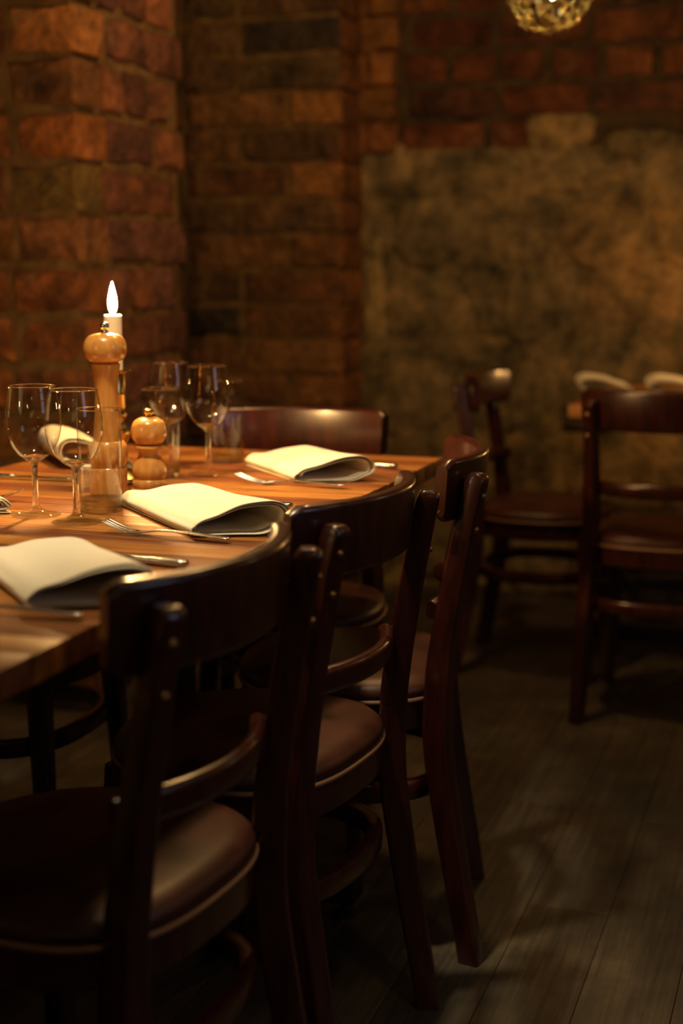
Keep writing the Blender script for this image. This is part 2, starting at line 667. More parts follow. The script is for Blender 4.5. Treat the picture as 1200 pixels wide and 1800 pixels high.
# pillar / pier on the left: front faces the camera, its long side runs away along the tables
PC = Vector((-0.628, 3.465, 0))                  # the corner between both visible faces
SIDE = 0.60
IN = 0.017
pier = wall_core('wall_left', [PC - W * IN + U * IN, PC - W * IN + U * (SIDE - IN), PC - W * 1.75 + U * (SIDE - IN), PC - W * 1.75 + U * IN], -0.1, 2.62, M['mortar_pier'])
PP = 0.1225
NU = -U
for c in range(-9, 13):
    z = 1.118 + c * PP + PP / 2
    if z > 2.58 or z < 0.02:
        continue
    odd = c % 2
    # corner brick: belongs to the front, its end shows on the side
    fl, sl = ((0.190, 0.125) if odd else (0.176, 0.155))
    h = PP - 0.017
    colr = rnd.choice(WARM)
    if c == 1:
        colr = OLIVE
    p = PC + Z * z
    brick(pier, p - W * fl / 2 + W * 0.002 * rnd.random(), W, NU, fl - 0.006, h, sl, colr)
    t = fl + 0.016
    while t < 1.7:
        l = rnd.choice((0.15, 0.29)) + rnd.uniform(-.01, .01)
        brick(pier, p - W * (t + l / 2), W, NU, l - 0.002, h, 0.1, rnd.choice(WARM))
        t += l + 0.016
    t = sl + 0.014
    cuts = [0.125, 0.130, 0.14, 0.12] if odd else [0.265, 0.13]
    for l in cuts:
        if t + l > SIDE - 0.02 or l is cuts[-1]:
            l = SIDE - t
        if l < 0.05:
            break
        brick(pier, p + U * (t + l / 2), U, W, l - 0.010, h, 0.1, rnd.choice(MAUVE))
        t += l + 0.006
        if t > SIDE - 0.05:
            break

# recessed wall behind the head of the tables
FE = Vector((0.0, 4.74, 0))                      # its right-hand end
core = wall_core('wall_back', [FE - W * IN + U * IN, FE - W * IN + U * 0.30, FE - W * 1.5 + U * 0.30, FE - W * 1.5 + U * IN], -0.1, 2.62, M['mortar_pier'])
FP = 0.1152
for c in range(-10, 13):
    z = 1.104 + c * FP + FP / 2
    if z > 2.58 or z < 0.02:
        continue
    h = FP - 0.016
    p = FE + Z * z
    seq = [0.355, 0.20, 0.34, 0.19, 0.30] if (c % 2 or c in (6, -2)) else [0.185, 0.36, 0.19, 0.34, 0.30]
    t = 0.0
    for i, l in enumerate(seq):
        colr = rnd.choice(EARTH)
        if c == 6 and i == 0:
            colr = DARK
        if c == -2 and i == 1:
            colr = DARK
        if i == 0 and c % 2 == 0 and c not in (6, -2):
            colr = (0.40, 0.18, 0.06)
        dep = 0.235 if i == 0 else 0.1
        brick(core, p - W * (t + l / 2), W, NU, l - 0.012, h, 0.06 if i == 0 else 0.1, colr, 0.006)
        t += l + 0.008
    # the return of the wall, seen edge on
    brick(core, p + U * 0.125, U, W, 0.225, h + 0.008, 0.06, (0.36, 0.14, 0.045), 0.003)

# far wall: brick above, rubble stone below
FB = Vector((0.080, 4.975, 0))
DY = R(17.0)
WB = Vector((math.cos(DY), -math.sin(DY), 0))
NB = Vector((-math.sin(DY), -math.cos(DY), 0))
FAR_W = 2.75
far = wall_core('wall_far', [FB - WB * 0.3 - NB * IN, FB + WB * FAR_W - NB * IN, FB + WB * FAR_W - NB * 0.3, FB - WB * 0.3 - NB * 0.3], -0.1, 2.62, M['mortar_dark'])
BP = 0.1115
zb = 1.485
for c in range(0, 11):
    z = zb + c * BP + BP / 2
    if z > 2.6:
        continue
    h = BP - 0.020
    t = 0.125 + (0.03 if c % 2 else 0.0)
    # brick jamb that stands proud beside the recessed wall
    for t0, l in (((-0.035, 0.150),) if c % 2 else ((-0.035, 0.055), (0.024, 0.09))):
        o = brick(far, FB + NB * 0.045 + WB * (t0 + l / 2) + Z * z, WB, NB, l - 0.004, h + 0.012, 0.12, rnd.choice([(0.38, 0.165, 0.055), (0.32, 0.13, 0.045)]), 0.004)
    while t < FAR_W - 0.1:
        l = (0.285 if c % 2 else 0.148) + rnd.uniform(-.012, .012)
        if c == 0:
            l = rnd.choice((0.15, 0.285))
        if not (c == 0 and t > 0.50):
            brick(far, FB + WB * (t + l / 2) + Z * z, WB, NB, l - 0.004, h, 0.1, rnd.choice(RED), 0.006)
        t += l + 0.020


def stone(parent, cx, cz, sx, sz, seed, tone):
    """one rubble stone, a flattened lump set into the mortar of the far wall"""
    r = random.Random(seed)
    n, rings = 14, 5
    v, f = [], []
    off = Vector((seed * 3.1, seed * 1.7, 0))
    rad = []
    for i in range(n):
        a = 2 * math.pi * i / n
        ca, sa = math.cos(a), math.sin(a)
        sq = (abs(ca) ** 5 + abs(sa) ** 5) ** (-1 / 5)
        rad.append(sq * (0.97 + 0.22 * noise.noise(Vector((ca * 1.3, sa * 1.3, 0)) + off)))
    for k in range(rings):
        s = (1.0, 0.97, 0.84, 0.58, 0.28)[k]
        d = (-0.03, 0.008, 0.020, 0.025, 0.027)[k]
        for i in range(n):
            a = 2 * math.pi * i / n
            x = math.cos(a) * rad[i] * s * sx / 2
            zz = math.sin(a) * rad[i] * s * sz / 2
            dd = d + (0.020 * noise.noise(Vector((x * 11, zz * 11, seed))) if k else 0)
            v.append((x, -dd, zz))
    v.append((0, -0.03 - 0.012 * noise.noise(Vector((0, 0, seed))), 0))
    for k in range(rings - 1):
        for i in range(n):
            j = (i + 1) % n
            f.append((k * n + i, k * n + j, (k + 1) * n + j, (k + 1) * n + i))
    for i in range(n):
        f.append(((rings - 1) * n + i, (rings - 1) * n + (i + 1) % n, len(v) - 1))
    o = mk('stone', v, f, M['stone'], parent)
    p = FB + WB * cx + Z * cz - NB * 0.012
    o.matrix_local = Matrix.Translation(p) @ Matrix((WB, -NB, Z)).transposed().to_4x4() @ Matrix.Rotation(R(r.uniform(-5, 5)), 4, 'Y')
    o.color = (tone[0], tone[1], tone[2], 1)
    return o


STONE_TONES = [(1.0, 1.0, 1.0), (0.85, 0.86, 0.85), (1.15, 1.05, 0.9), (0.75, 0.78, 0.78), (1.05, 0.95, 0.85)]
sd = 1
zr = 0.0
for row, hgt in enumerate((0.30, 0.26, 0.31, 0.25, 0.22, 0.16)):
    t = -0.05 - rnd.random() * 0.12
    while t < FAR_W - 0.15:
        l = rnd.uniform(0.24, 0.50)
        stone(far, t + l / 2, zr + hgt / 2 + rnd.uniform(-.015, .015), l + 0.02, hgt + rnd.uniform(0.0, 0.03), sd, rnd.choice(STONE_TONES))
        sd += 1
        t += l
    zr += hgt
# render smeared over the joints and parts of the stones
nx, nz = 96, 56
v, f = [], []
for j in range(nz + 1):
    for i in range(nx + 1):
        x, zz = -0.28 + (FAR_W + 0.2) * i / nx, 1.50 * j / nz
        q = Vector((x, 0, zz))
        d = 0.026 * noise.noise(q * 3.1) + 0.022 * noise.noise(q * 7.3) + 0.008 * noise.noise(q * 17.0) + 0.004
        p = FB + WB * x + NB * (d - IN * 0.3) + Z * zz
        v.append(p)
for j in range(nz):
    for i in range(nx):
        a = j * (nx + 1) + i
        f.append((a, a + 1, a + nx + 2, a + nx + 1))
rd = mk('plaster', v, f, M['stone'], far)
rd.color = (0.9, 0.9, 0.86, 1)
stone(far, 0.035, 0.98, 0.09, 0.52, 89, (1.35, 1.35, 1.15))
# upper filling right of the lowest brick course: a slanting stone and a pale wedge
stone(far, 0.66, 1.545, 0.24, 0.13, 91, (1.1, 1.05, 0.9))
stone(far, 0.93, 1.50, 0.27, 0.10, 92, (0.8, 0.8, 0.75))
stone(far, 1.22, 1.53, 0.28, 0.12, 93, (0.9, 0.88, 0.8))
stone(far, 1.55, 1.54, 0.34, 0.12, 94, (1.0, 0.95, 0.85))
stone(far, 1.92, 1.54, 0.34, 0.12, 95, (0.9, 0.9, 0.85))
stone(far, 2.27, 1.54, 0.30, 0.12, 96, (1.0, 0.95, 0.9))


# ---------------------------------------------------------------- tables
CR = Vector((-math.cos(R(16.5)), math.sin(R(16.5)), 0))    # along the boards of the table tops, to the wall side
TL, TW, TT, NPL = 0.838, 0.738, 0.030, 14
BOARD_COLOURS = [(0.46, 0.185, 0.036), (0.38, 0.140, 0.028), (0.52, 0.225, 0.048), (0.29, 0.095, 0.022), (0.48, 0.200, 0.042), (0.24, 0.075, 0.020), (0.42, 0.165, 0.032)]


def make_table(corner, label, group, length=TL, width=TW, z_top=0.75, npl=NPL, bars=(0.38,), cr=CR, rz=0.0, colours=BOARD_COLOURS):
    """corner: the aisle-side corner nearest the camera"""
    ctr = corner + U * length / 2 + cr * width / 2
    t = thing('dining_table', label, 'table', (ctr.x, ctr.y, 0), 0, group)
    pw = length / npl
    c = 0.0005
    # one board: local x along the board (cr), y along U
    b0 = box(-width / 2, width / 2, -pw / 2 + 0.0001, pw / 2 - 0.0001, z_top - TT, z_top, c)
    sk = Matrix((cr, U, Z)).transposed().to_4x4()
    first = None
    for i in range(npl):
        if first is None:
            first = o = mk('plank', *b0, M['table'], t, 'auto')
        else:
            o = first.copy()
            COL.objects.link(o)
            o.parent = t
        off = U * (-length / 2 + pw * (i + 0.5))
        o.matrix_local = Matrix.Translation(off + Z * (-0.0006 * rnd.random())) @ sk
        col = rnd.choice(colours)
        k = rnd.uniform(0.9, 1.1)
        o.color = (col[0] * k, col[1] * k, col[2] * k, 1)
    # iron base: two cross feet with a column each, joined by a beam under the top
    inv = sk
    for s in bars:
        y = -length / 2 + s
        mk('foot_bar', *xf(box(-width / 2 + 0.02, width / 2 - 0.02, y - 0.030, y + 0.030, 0.030, 0.078, 0.003), inv), M['iron'], t, 'auto')
        mk('column', *xf(box(-0.04, 0.04, y - 0.028, y + 0.028, 0.077, z_top - TT - 0.035, 0.003), inv), M['iron'], t, 'auto')
        mk('top_bar', *xf(box(-width / 2 + 0.06, width / 2 - 0.06, y - 0.025, y + 0.025, z_top - TT - 0.036, z_top - TT + 0.0005, 0.002), inv), M['iron'], t, 'auto')
        mk('foot_bar', *xf(box(-0.03, 0.03, y - 0.14, y + 0.14, 0.032, 0.076, 0.003), inv), M['iron'], t, 'auto')
        for sx in (-1, 1):
            lv = lathe([(0, 0.0), (0.022, 0.0), (0.022, 0.008), (0.008, 0.012), (0.007, 0.033), (0, 0.033)], 16)
            mk('levelling_foot', *xf(lv, inv @ Matrix.Translation((sx * (width / 2 - 0.045), y, 0))), M['iron'], t, 'auto')
    return t


T2 = Vector((-0.0765, 1.960, 0))
T1 = T2 - U * (TL + 0.004)
make_table(T2, 'boarded wooden table set with two pepper mills and a lit candle', 'boarded tables pushed together end to end')
make_table(T1, 'boarded wooden table in front, holding only the blurred napkin, its cutlery', 'boarded tables pushed together end to end')


# ---------------------------------------------------------------- chairs
def arc_band(y_half, apex, Rad, z0, z1, th, n=28, endr=0.35, edge=0.006, lean=0.0, dip=0.0):
    """bent rail, concave towards the seat (-x); returns verts, faces"""
    path, secs = [], []
    a_max = math.asin(min(y_half / Rad, 0.99))
    for i in range(n + 1):
        s = -1 + 2 * i / n
        a = a_max * s
        px = apex - Rad * (1 - math.cos(a))
        py = Rad * math.sin(a)
        nrm = Vector((math.cos(a), math.sin(a), 0))
        e = abs(s)
        hz = (z1 - z0) / 2
        taper = 1.0 if e < 0.93 else math.sqrt(max(0.0, 1 - ((e - 0.93) / 0.07) ** 2 * endr))
        zc = (z0 + z1) / 2 - dip * (1 - e * e)
        sec = rrect(th / 2, hz * taper, edge)
        path.append((Vector((px, py, zc)), nrm, Z + nrm * lean))
        secs.append(sec)
    return sweep(path, secs)


def make_chair(label, group):
    t = thing('dining_chair', label, 'chair', group=group)
    # seat: padded leather cushion over a bent ring
    def outline(r, k):
        pts = []
        for i in range(56):
            a = 2 * math.pi * i / 56
            x, y = math.cos(a), math.sin(a)
            ax, by, ex = (0.845, 0.965, 2.8) if x > 0 else (0.975, 0.965, 2.25)
            k = (abs(x / ax) ** ex + abs(y / by) ** ex) ** (-1 / ex)
            pts.append((x * r * k - 0.002, y * r * k))
        return pts
    def rings(spec):
        v, f = [], []
        for r, z in spec:
            for x, y in outline(r, 0):
                v.append((x, y, z))
        n = 56
        for k in range(len(spec) - 1):
            for i in range(n):
                j = (i + 1) % n
                f.append((k * n + i, k * n + j, (k + 1) * n + j, (k + 1) * n + i))
        f.append(tuple(range(n)))
        f.append(tuple(range((len(spec) - 1) * n, len(spec) * n)))
        return v, f
    seat = mk('seat', *rings([(0.183, 0.4385), (0.196, 0.442), (0.1995, 0.450), (0.197, 0.459), (0.187, 0.4675), (0.165, 0.4735), (0.12, 0.4765), (0.06, 0.478), (0.015, 0.4785)]), M['leather'], t)
    n = 56
    pth, sc = [], []
    ol = outline(0.1985, 0)
    for i in range(n):
        x, y = ol[i]
        nr = Vector((x, y, 0)).normalized()
        pth.append((Vector((x, y, 0.4405)), nr, Z))
        sc.append([(0.0042 * math.cos(q), 0.0042 * math.sin(q)) for q in (0, 1.05, 2.1, 3.14, 4.19, 5.24)])
    mk('piping', *sweep(pth, sc, True), M['piping'], seat)
    mk('seat_frame', *rings([(0.150, 0.392), (0.190, 0.390), (0.196, 0.395), (0.196, 0.434), (0.190, 0.439), (0.150, 0.4392)]), M['wood'], t, 'auto')
    # rear legs run up into the back posts
    prof = [(0.205, 0.0, 0.90), (0.196, 0.06, 0.93), (0.180, 0.15, 0.97), (0.160, 0.27, 1.02), (0.148, 0.36, 1.05), (0.1465, 0.43, 1.05),
            (0.151, 0.50, 1.02), (0.162, 0.58, 0.96), (0.176, 0.66, 0.90), (0.190, 0.735, 0.86), (0.2005, 0.785, 0.84)]
    sp = smooth_prof(prof, 4)
    for sgn in (-1, 1):
        path, secs = [], []
        for x, z, k in sp:
            yy = 0.153 + 0.010 * (1 - min(z / 0.43, 1.0)) + 0.003 * (z < 0.5)
            ang = 0.40 * sgn
            X = Vector((math.cos(ang), math.sin(ang), 0))
            Yv = Vector((-math.sin(ang), math.cos(ang), 0))
            path.append((Vector((x + 0.000, sgn * yy, z)), X, Yv))
            secs.append(rrect(0.0200 * k, 0.0160 * k, 0.005))
        # rounded top
        bx, bz = sp[-1][0], sp[-1][1]
        ang = 0.40 * sgn
        X = Vector((math.cos(ang), math.sin(ang), 0))
        Yv = Vector((-math.sin(ang), math.cos(ang), 0))
        for q in (0.35, 0.7, 0.92, 1.0):
            d = 0.018 * q
            s = math.sqrt(max(0.02, 1 - q * q))
            path.append((Vector((bx + 0.000 + 0.006 * q - 0.006 * (1 - s), sgn * 0.153, bz + d)), X, Yv))
            secs.append(rrect(0.0200 * 0.84 * (0.45 + 0.55 * s), 0.0160 * 0.84 * (0.75 + 0.25 * s), 0.005))
        leg = mk('rear_leg', *sweep(path, secs), M['wood'], t, 'auto')
        for zz, xx in ((0.768, 0.197), (0.425, 0.1465), (0.715, 0.187)):
            sv = lathe([(0.0, 0.003), (0.0035, 0.0026), (0.0056, 0.0), (0.0056, -0.006), (0, -0.006)], 12)
            X2 = X
            m = Matrix.Translation(Vector((xx + 0.000, sgn * 0.1545, zz)) + X * 0.0172) @ X2.to_track_quat('Z', 'Y').to_matrix().to_4x4()
            mk('screw', *xf(sv, m), M['screw'], leg)
    # rails
    mk('back_rail', *arc_band(0.179, 0.206, 0.300, 0.728, 0.826, 0.022, lean=0.08, edge=0.008), M['wood'], t, 'auto')
    mk('lower_back_rail', *arc_band(0.152, 0.180, 0.270, 0.565, 0.602, 0.019, lean=0.05, edge=0.009), M['wood'], t, 'auto')
    # front legs
    for sgn in (-1, 1):
        path, secs = [], []
        for z, k in ((0.0, 0.82), (0.1, 0.88), (0.25, 0.97), (0.40, 1.06), (0.432, 1.06)):
            e = (0.43 - z) * 0.05
            path.append((Vector((-0.143 - e, sgn * (0.128 + e), z)), Vector((1, 0, 0)), Vector((0, 1, 0))))
            secs.append(rrect(0.0175 * k, 0.0175 * k, 0.006))
        mk('front_leg', *sweep(path, secs), M['wood'], t, 'auto')
    # hoop stretcher
    pth, sc = [], []
    for i in range(48):
        a = 2 * math.pi * i / 48
        nr = Vector((math.cos(a), math.sin(a), 0))
        k = (abs(nr.x / 0.158) ** 2.7 + abs(nr.y / 0.180) ** 2.7) ** (-1 / 2.7)
        pth.append((nr * k + Z * 0.288, nr, Z))
        sc.append(rrect(0.0105, 0.0165, 0.005, 2))
    mk('hoop_stretcher', *sweep(pth, sc, True), M['wood'], t, 'auto')
    return t


def put(o, x, y, face_deg):
    """face_deg: heading of the chair's back (outward), degrees from +x"""
    o.location = (x, y, 0)
    o.rotation_euler = (0, 0, R(face_deg))
    return o


G1, G2 = 'dark bentwood chairs at the set table', 'dark bentwood chairs at the other table'
chair = make_chair('blurred dark bentwood chair closest to the viewer, beside the cropped napkin', G1)
put(chair, -0.285, 1.532, -24.5)
c2 = copy_tree(chair)
c2['label'] = 'middle of the three bentwood chairs along the aisle, in sharp focus'
put(c2, -0.124, 1.958, -25.5)
c3 = copy_tree(chair)
c3['label'] = 'bentwood chair seen edge-on at the far corner of the set table'
put(c3, 0.024, 2.345, -6.0)
c4 = copy_tree(chair)
c4['label'] = 'bentwood chair at the head of the table, candle glow on its back rail'
put(c4, -0.105, 2.770, 84.0)
c5 = copy_tree(chair)
tag(c5, 'dim bentwood chair turned side-on, its back towards the set table', 'chair', G2)
put(c5, 0.560, 3.915, 160.0)
c6 = copy_tree(chair)
tag(c6, 'dim bentwood chair with its back to the viewer, in front of the other table', 'chair', G2)
put(c6, 0.808, 3.520, 250.0)

c7 = copy_tree(chair)
c7['label'] = 'chair pushed in on the wall side, seen in the dark beneath the far table'
put(c7, -0.620, 2.555, 160.8)
c8 = copy_tree(chair)
c8['label'] = 'chair pushed in on the wall side, seen in the dark beneath the table in front'
put(c8, -0.829, 1.934, 160.8)

# the other table, by the stone wall
T3 = Vector((1.36, 3.52, 0))
make_table(T3, 'dim wooden table by the rubble stone wall, napkins lying on it', 'tables by the stone wall', length=0.72, width=0.80, npl=12, bars=(0.36,), cr=-W)


# ---------------------------------------------------------------- napkins
def napkin(D, d, e, h0, h1, label, group, z=0.7505, seed=0, nt=16):
    """folded cloth napkin: D closed-edge corner, d across to the open loop, e along the fold"""
    r = random.Random(seed)
    Ln = d.length
    dn = d.normalized()
    th = 0.0019
    def layer(k, t):
        h = h0 + (h1 - h0) * t
        h *= 1.0 + 0.04 * math.sin(5 * t + seed)
        b = 0.0012 + 0.0024 * k
        top0 = 0.0150 - 0.0022 * k
        g = 0.0030 * k
        pts = [(0.004 + g, b), (0.3 * Ln, b), (0.6 * Ln, b), (0.85 * Ln - g, b + 0.0005), (1.02 * Ln - g, b + 0.004 + 0.10 * h),
               (1.13 * Ln - g, 0.30 * h + 0.002), (1.165 * Ln - g * 1.3, 0.55 * h), (1.12 * Ln - g, 0.82 * h - g * 0.6), (0.98 * Ln, 0.985 * h - g),
               (0.80 * Ln, 0.97 * h - g), (0.58 * Ln, 0.80 * h - g * 0.9 + 0.003), (0.34 * Ln, 0.52 * h - g * 0.7 + 0.005), (0.14 * Ln, top0 + 0.006 + 0.1 * h * 0.5), (0.006 + g, top0)]
        return smooth_prof([(a + 1.0, c) for a, c in pts], 3)
    rows = []
    for i in range(nt + 1):
        t = i / nt
        seq = []
        for k in range(3):
            pl = [(a - 1.0, c) for a, c in layer(k, t)]
            sh = 0.004 * math.sin(3.1 * t + 1.7 * k + seed) * (0.3 + k * 0.5)
            pl = [(a + sh * max(0, 1 - a / (0.5 * Ln)), c) for a, c in pl]
            if seq:
                a0, z0 = seq[-1]
                a1, z1 = pl[0]
                seq.append((min(a0, a1) - 0.0030, z0 * 0.75 + z1 * 0.25))
                seq.append((min(a0, a1) - 0.0034, z0 * 0.45 + z1 * 0.55))
            seq += pl
        rows.append(seq)
    m = len(rows[0])
    v, f = [], []
    for i, seq in enumerate(rows):
        t = i / nt
        for j, (a, c) in enumerate(seq):
            k = j * 3 / m
            wob = 0.0012 * noise.noise(Vector((a * 22, t * 3.0, seed + 7)))
            edge = (0.006 * math.sin(1.3 * k * 2 + seed) if t in (0.0, 1.0) else 0.0) + 0.003 * noise.noise(Vector((k * 2.0, seed, 0)))
            p = D + dn * a + e * t + e.normalized() * edge
            v.append((p.x, p.y, z + max(0.0009, c + wob * min(1, c / 0.02))))
    for i in range(nt):
        for j in range(m - 1):
            f.append((i * m + j, i * m + j + 1, (i + 1) * m + j + 1, (i + 1) * m + j))
    org = D + d * 0.5 + e * 0.5
    v = [(x - org.x, y - org.y, q - z) for x, y, q in v]
    o = mk('napkin', v, f, M['linen'])
    o.location = (org.x, org.y, z)
    so = o.modifiers.new('thickness', 'SOLIDIFY')
    so.thickness = th
    so.offset = 0
    sb = o.modifiers.new('smooth', 'SUBSURF')
    sb.levels = sb.render_levels = 1
    return tag(o, label, 'napkin', group)


V3 = lambda x, y: Vector((x, y, 0))
NG, NG2 = 'folded cream napkins on the set tables', 'folded cream napkins on the other table'
napkin(V3(-0.345, 1.505), V3(0.125, 0.010), V3(-0.115, 0.235), 0.047, 0.034, 'cream folded napkin lying blurred at the front, cropped at its side', NG, seed=1)
napkin(V3(-0.210, 1.922), V3(0.122, 0.010), V3(-0.140, 0.268), 0.048, 0.032, 'sharp cream folded napkin between the tall glasses and the middle chair', NG, seed=2)
napkin(V3(-0.083, 2.420), V3(0.120, 0.010), V3(-0.102, 0.215), 0.046, 0.034, 'cream folded napkin on the far end of the table, its loop open to the aisle', NG, seed=3)
napkin(V3(-0.375, 2.560), V3(-0.125, 0.02), V3(-0.075, 0.19), 0.060, 0.060, 'shaded folded napkin on the wall side, behind the wine glasses', NG, seed=4)
napkin(V3(-0.494, 2.115), V3(-0.13, 0.0), V3(-0.045, 0.085), 0.03, 0.03, 'cream napkin of which just one rolled end shows beside the wine glasses', NG, seed=5)
napkin(V3(0.84, 4.06), V3(-0.13, 0.05), V3(0.02, 0.20), 0.05, 0.05, 'dim cream napkin at the end of the other table, a pale loop showing', NG2, seed=6)
napkin(V3(1.06, 3.98), V3(-0.16, 0.05), V3(0.03, 0.20), 0.045, 0.05, 'dim napkin behind the turned-away chair, towards the middle of the other table', NG2, seed=8)


# ---------------------------------------------------------------- cutlery
def frame_to(o, a, b, z):
    """place an object so that its +x axis runs from a (handle end) towards b"""
    d = b - a
    o.location = (a.x, a.y, z)
    o.rotation_euler = (0, 0, math.atan2(d.y, d.x))


def make_fork(label, group):
    rows = []   # x, half width, z, kind
    for x, hw, z in ((0.0, 0.0035, .0062), (0.003, 0.0066, .0064), (0.012, 0.0082, .0066), (0.030, 0.0076, .0072), (0.060, 0.0056, .0088), (0.090, 0.0042, .0098),
                     (0.112, 0.0034, .0090), (0.126, 0.0040, .0062), (0.134, 0.0078, .0040), (0.142, 0.0108, .0026), (0.150, 0.0118, .0022)):
        rows.append((x, hw, z))
    tines = ((0.158, 0.0120, .0030), (0.168, 0.0118, .0050), (0.180, 0.0115, .0085), (0.192, 0.0111, .0130), (0.202, 0.0107, .0172))
    v, f = [], []
    cols = 8
    for x, hw, z in list(rows) + list(tines):
        for c in range(cols):
            u = -1 + 2 * c / (cols - 1)
            dish = 0.0014 * (u * u) if x > 0.13 else -0.0008 * (u * u)
            v.append((x, hw * u, z + dish))
    nr = len(rows)
    for i in range(nr + len(tines) - 1):
        for c in range(cols - 1):
            if i >= nr - 1 and c % 2 == 1:
                continue
            a = i * cols + c
            f.append((a, a + 1, a + cols + 1, a + cols))
    t = thing('fork', label, 'fork', group=group)
    o = mk('tined_shaft', v, f, M['steel'], t)
    o.modifiers.new('thickness', 'SOLIDIFY').thickness = 0.0022
    o.modifiers['thickness'].offset = 0
    s = o.modifiers.new('smooth', 'SUBSURF')
    s.levels = s.render_levels = 1
    return t


def make_knife(label, group):
    t = thing('table_knife', label, 'knife', group=group)
    path, secs = [], []
    for x, a, b in ((0.0, 0.0025, 0.004), (0.002, 0.0036, 0.0068), (0.010, 0.0044, 0.0085), (0.035, 0.0042, 0.0080), (0.065, 0.0038, 0.0066), (0.088, 0.0036, 0.0058), (0.096, 0.0030, 0.0052)):
        path.append((Vector((x, 0, 0.0052)), Vector((0, 0, 1)), Vector((0, 1, 0))))
        secs.append(rrect(a, b, min(a, b) * 0.8))
    mk('handle', *sweep(path, secs), M['steel'], t)
    path, secs = [], []
    for x, b, off in ((0.094, 0.0048, 0.0), (0.102, 0.0085, 0.002), (0.13, 0.0095, 0.002), (0.17, 0.0095, 0.002), (0.195, 0.0075, 0.001), (0.208, 0.0030, -0.002)):
        path.append((Vector((x, off, 0.0045)), Vector((0, 0, 1)), Vector((0, 1, 0))))
        secs.append(rrect(0.0008, b, 0.0007, 2))
    mk('blade', *sweep(path, secs), M['steel'], t)
    return t


FG, KG = 'steel forks beside the napkins', 'steel table knives beside the napkins'
fk = make_fork('sharp steel fork, tines by the short tumbler, at the middle napkin', FG)
frame_to(fk, V3(-0.150, 1.882), V3(-0.342, 1.968), 0.7505)
f3 = copy_tree(fk)
f3['label'] = 'steel fork in front of the napkin at the far end of the table'
frame_to(f3, V3(0.008, 2.352), V3(-0.200, 2.425), 0.7505)
f1 = copy_tree(fk)
f1['label'] = 'blurred fork handle lying under the blurred napkin at the table edge'
frame_to(f1, V3(-0.272, 1.462), V3(-0.47, 1.505), 0.7505)
f4 = copy_tree(fk)
f4['label'] = 'fork on the wall side of which only the tines show beside a wine glass'
frame_to(f4, V3(-0.705, 2.262), V3(-0.510, 2.228), 0.7505)
kn = make_knife('blurred steel knife, its handle on bare boards behind the blurred napkin', KG)
frame_to(kn, V3(-0.190, 1.722), V3(-0.40, 1.815), 0.7505)
k2 = copy_tree(kn)
k2['label'] = 'steel knife behind the sharp napkin, a bit of handle showing over the chair rail'
frame_to(k2, V3(-0.076, 2.150), V3(-0.28, 2.275), 0.7505)
k3 = copy_tree(kn)
k3['label'] = 'steel knife behind the napkin at the far end of the table'
frame_to(k3, V3(0.102, 2.585), V3(-0.10, 2.720), 0.7505)
k4 = copy_tree(kn)
k4['label'] = 'dark knife lying across the wall side of the table, behind the wine glasses'
frame_to(k4, V3(-0.663, 2.482), V3(-0.46, 2.432), 0.7505)


# ---------------------------------------------------------------- glasses
def make_wine(label, group):
    t = thing('wine_glass', label, 'glass', group=group)
    outer = smooth_prof([(0.0035, 0.0815), (0.010, 0.0835), (0.022, 0.091), (0.0335, 0.106), (0.0405, 0.126), (0.0415, 0.145), (0.0385, 0.170), (0.0345, 0.193)], 6)
    mk('bowl', *lathe(outer, 48), M['thin'], t)
    # thick bottom of the bowl
    mk('rim', *lathe([(0.0341 + 0.0010 * math.cos(a), 0.193 + 0.0010 * math.sin(a)) for a in [i * math.pi / 4 for i in range(8)]], 48, True), M['glass'], t)
    mk('foot', *lathe([(0.0, 0.0), (0.0365, 0.0), (0.0370, 0.0010), (0.0362, 0.0022), (0.026, 0.0042), (0.013, 0.0080), (0.0062, 0.0136)], 40), M['wfoot'], t)
    foot = [(0.0062, 0.0136), (0.0046, 0.022), (0.0042, 0.050), (0.0045, 0.072),
            (0.0065, 0.0800), (0.0130, 0.0840), (0.0205, 0.0890), (0.0190, 0.0895), (0.0100, 0.0868), (0.0, 0.0862)]
    mk('stem', *lathe(foot, 40), M['glass'], t)
    return t


def make_tumbler(label, group):
    t = thing('tumbler', label, 'glass', group=group)
    mk('wall', *lathe(smooth_prof([(0.0318, 0.0), (0.0322, 0.05), (0.0330, 0.10), (0.0338, 0.155)], 4), 48), M['thin'], t)
    mk('rim', *lathe([(0.0335 + 0.0011 * math.cos(a), 0.155 + 0.0011 * math.sin(a)) for a in [i * math.pi / 4 for i in range(8)]], 48, True), M['glass'], t)
    mk('glass_bottom', *lathe([(0.0, 0.0015), (0.024, 0.0010), (0.029, 0.0002), (0.0312, 0.002), (0.0316, 0.020), (0.029, 0.018), (0.022, 0.0145), (0.0, 0.0130)], 40), M['gfoot'], t)
    return t


WG, TG = 'wine glasses on the table', 'straight tumblers on the table'
wa = make_wine('clear wine glass standing outermost on the wall side of the pair in front', WG)
wa.location = (-0.457, 2.098, 0.7504)
wb = copy_tree(wa)
wb['label'] = 'clear wine glass in front of the tumbler and the tall pepper mill'
wb.location = (-0.385, 2.038, 0.7504)
wc = copy_tree(wa)
wc['label'] = 'clear wine glass standing beyond the small pepper mill, by the far napkin'
wc.location = (-0.2375, 2.520, 0.7504)
wd = copy_tree(wa)
wd['label'] = 'clear wine glass partly behind a tumbler, between candle and another wine glass'
wd.location = (-0.314, 2.605, 0.7504)
ta = make_tumbler('straight tumbler right in front of the tall pepper mill', TG)
ta.location = (-0.3665, 2.140, 0.7504)
tb = copy_tree(ta)
tb['label'] = 'straight tumbler right behind the small pepper mill'
tb.location = (-0.3170, 2.490, 0.7504)
tc_ = copy_tree(ta)
tc_['label'] = 'straight tumbler behind the far wine glass, in front of the head chair'
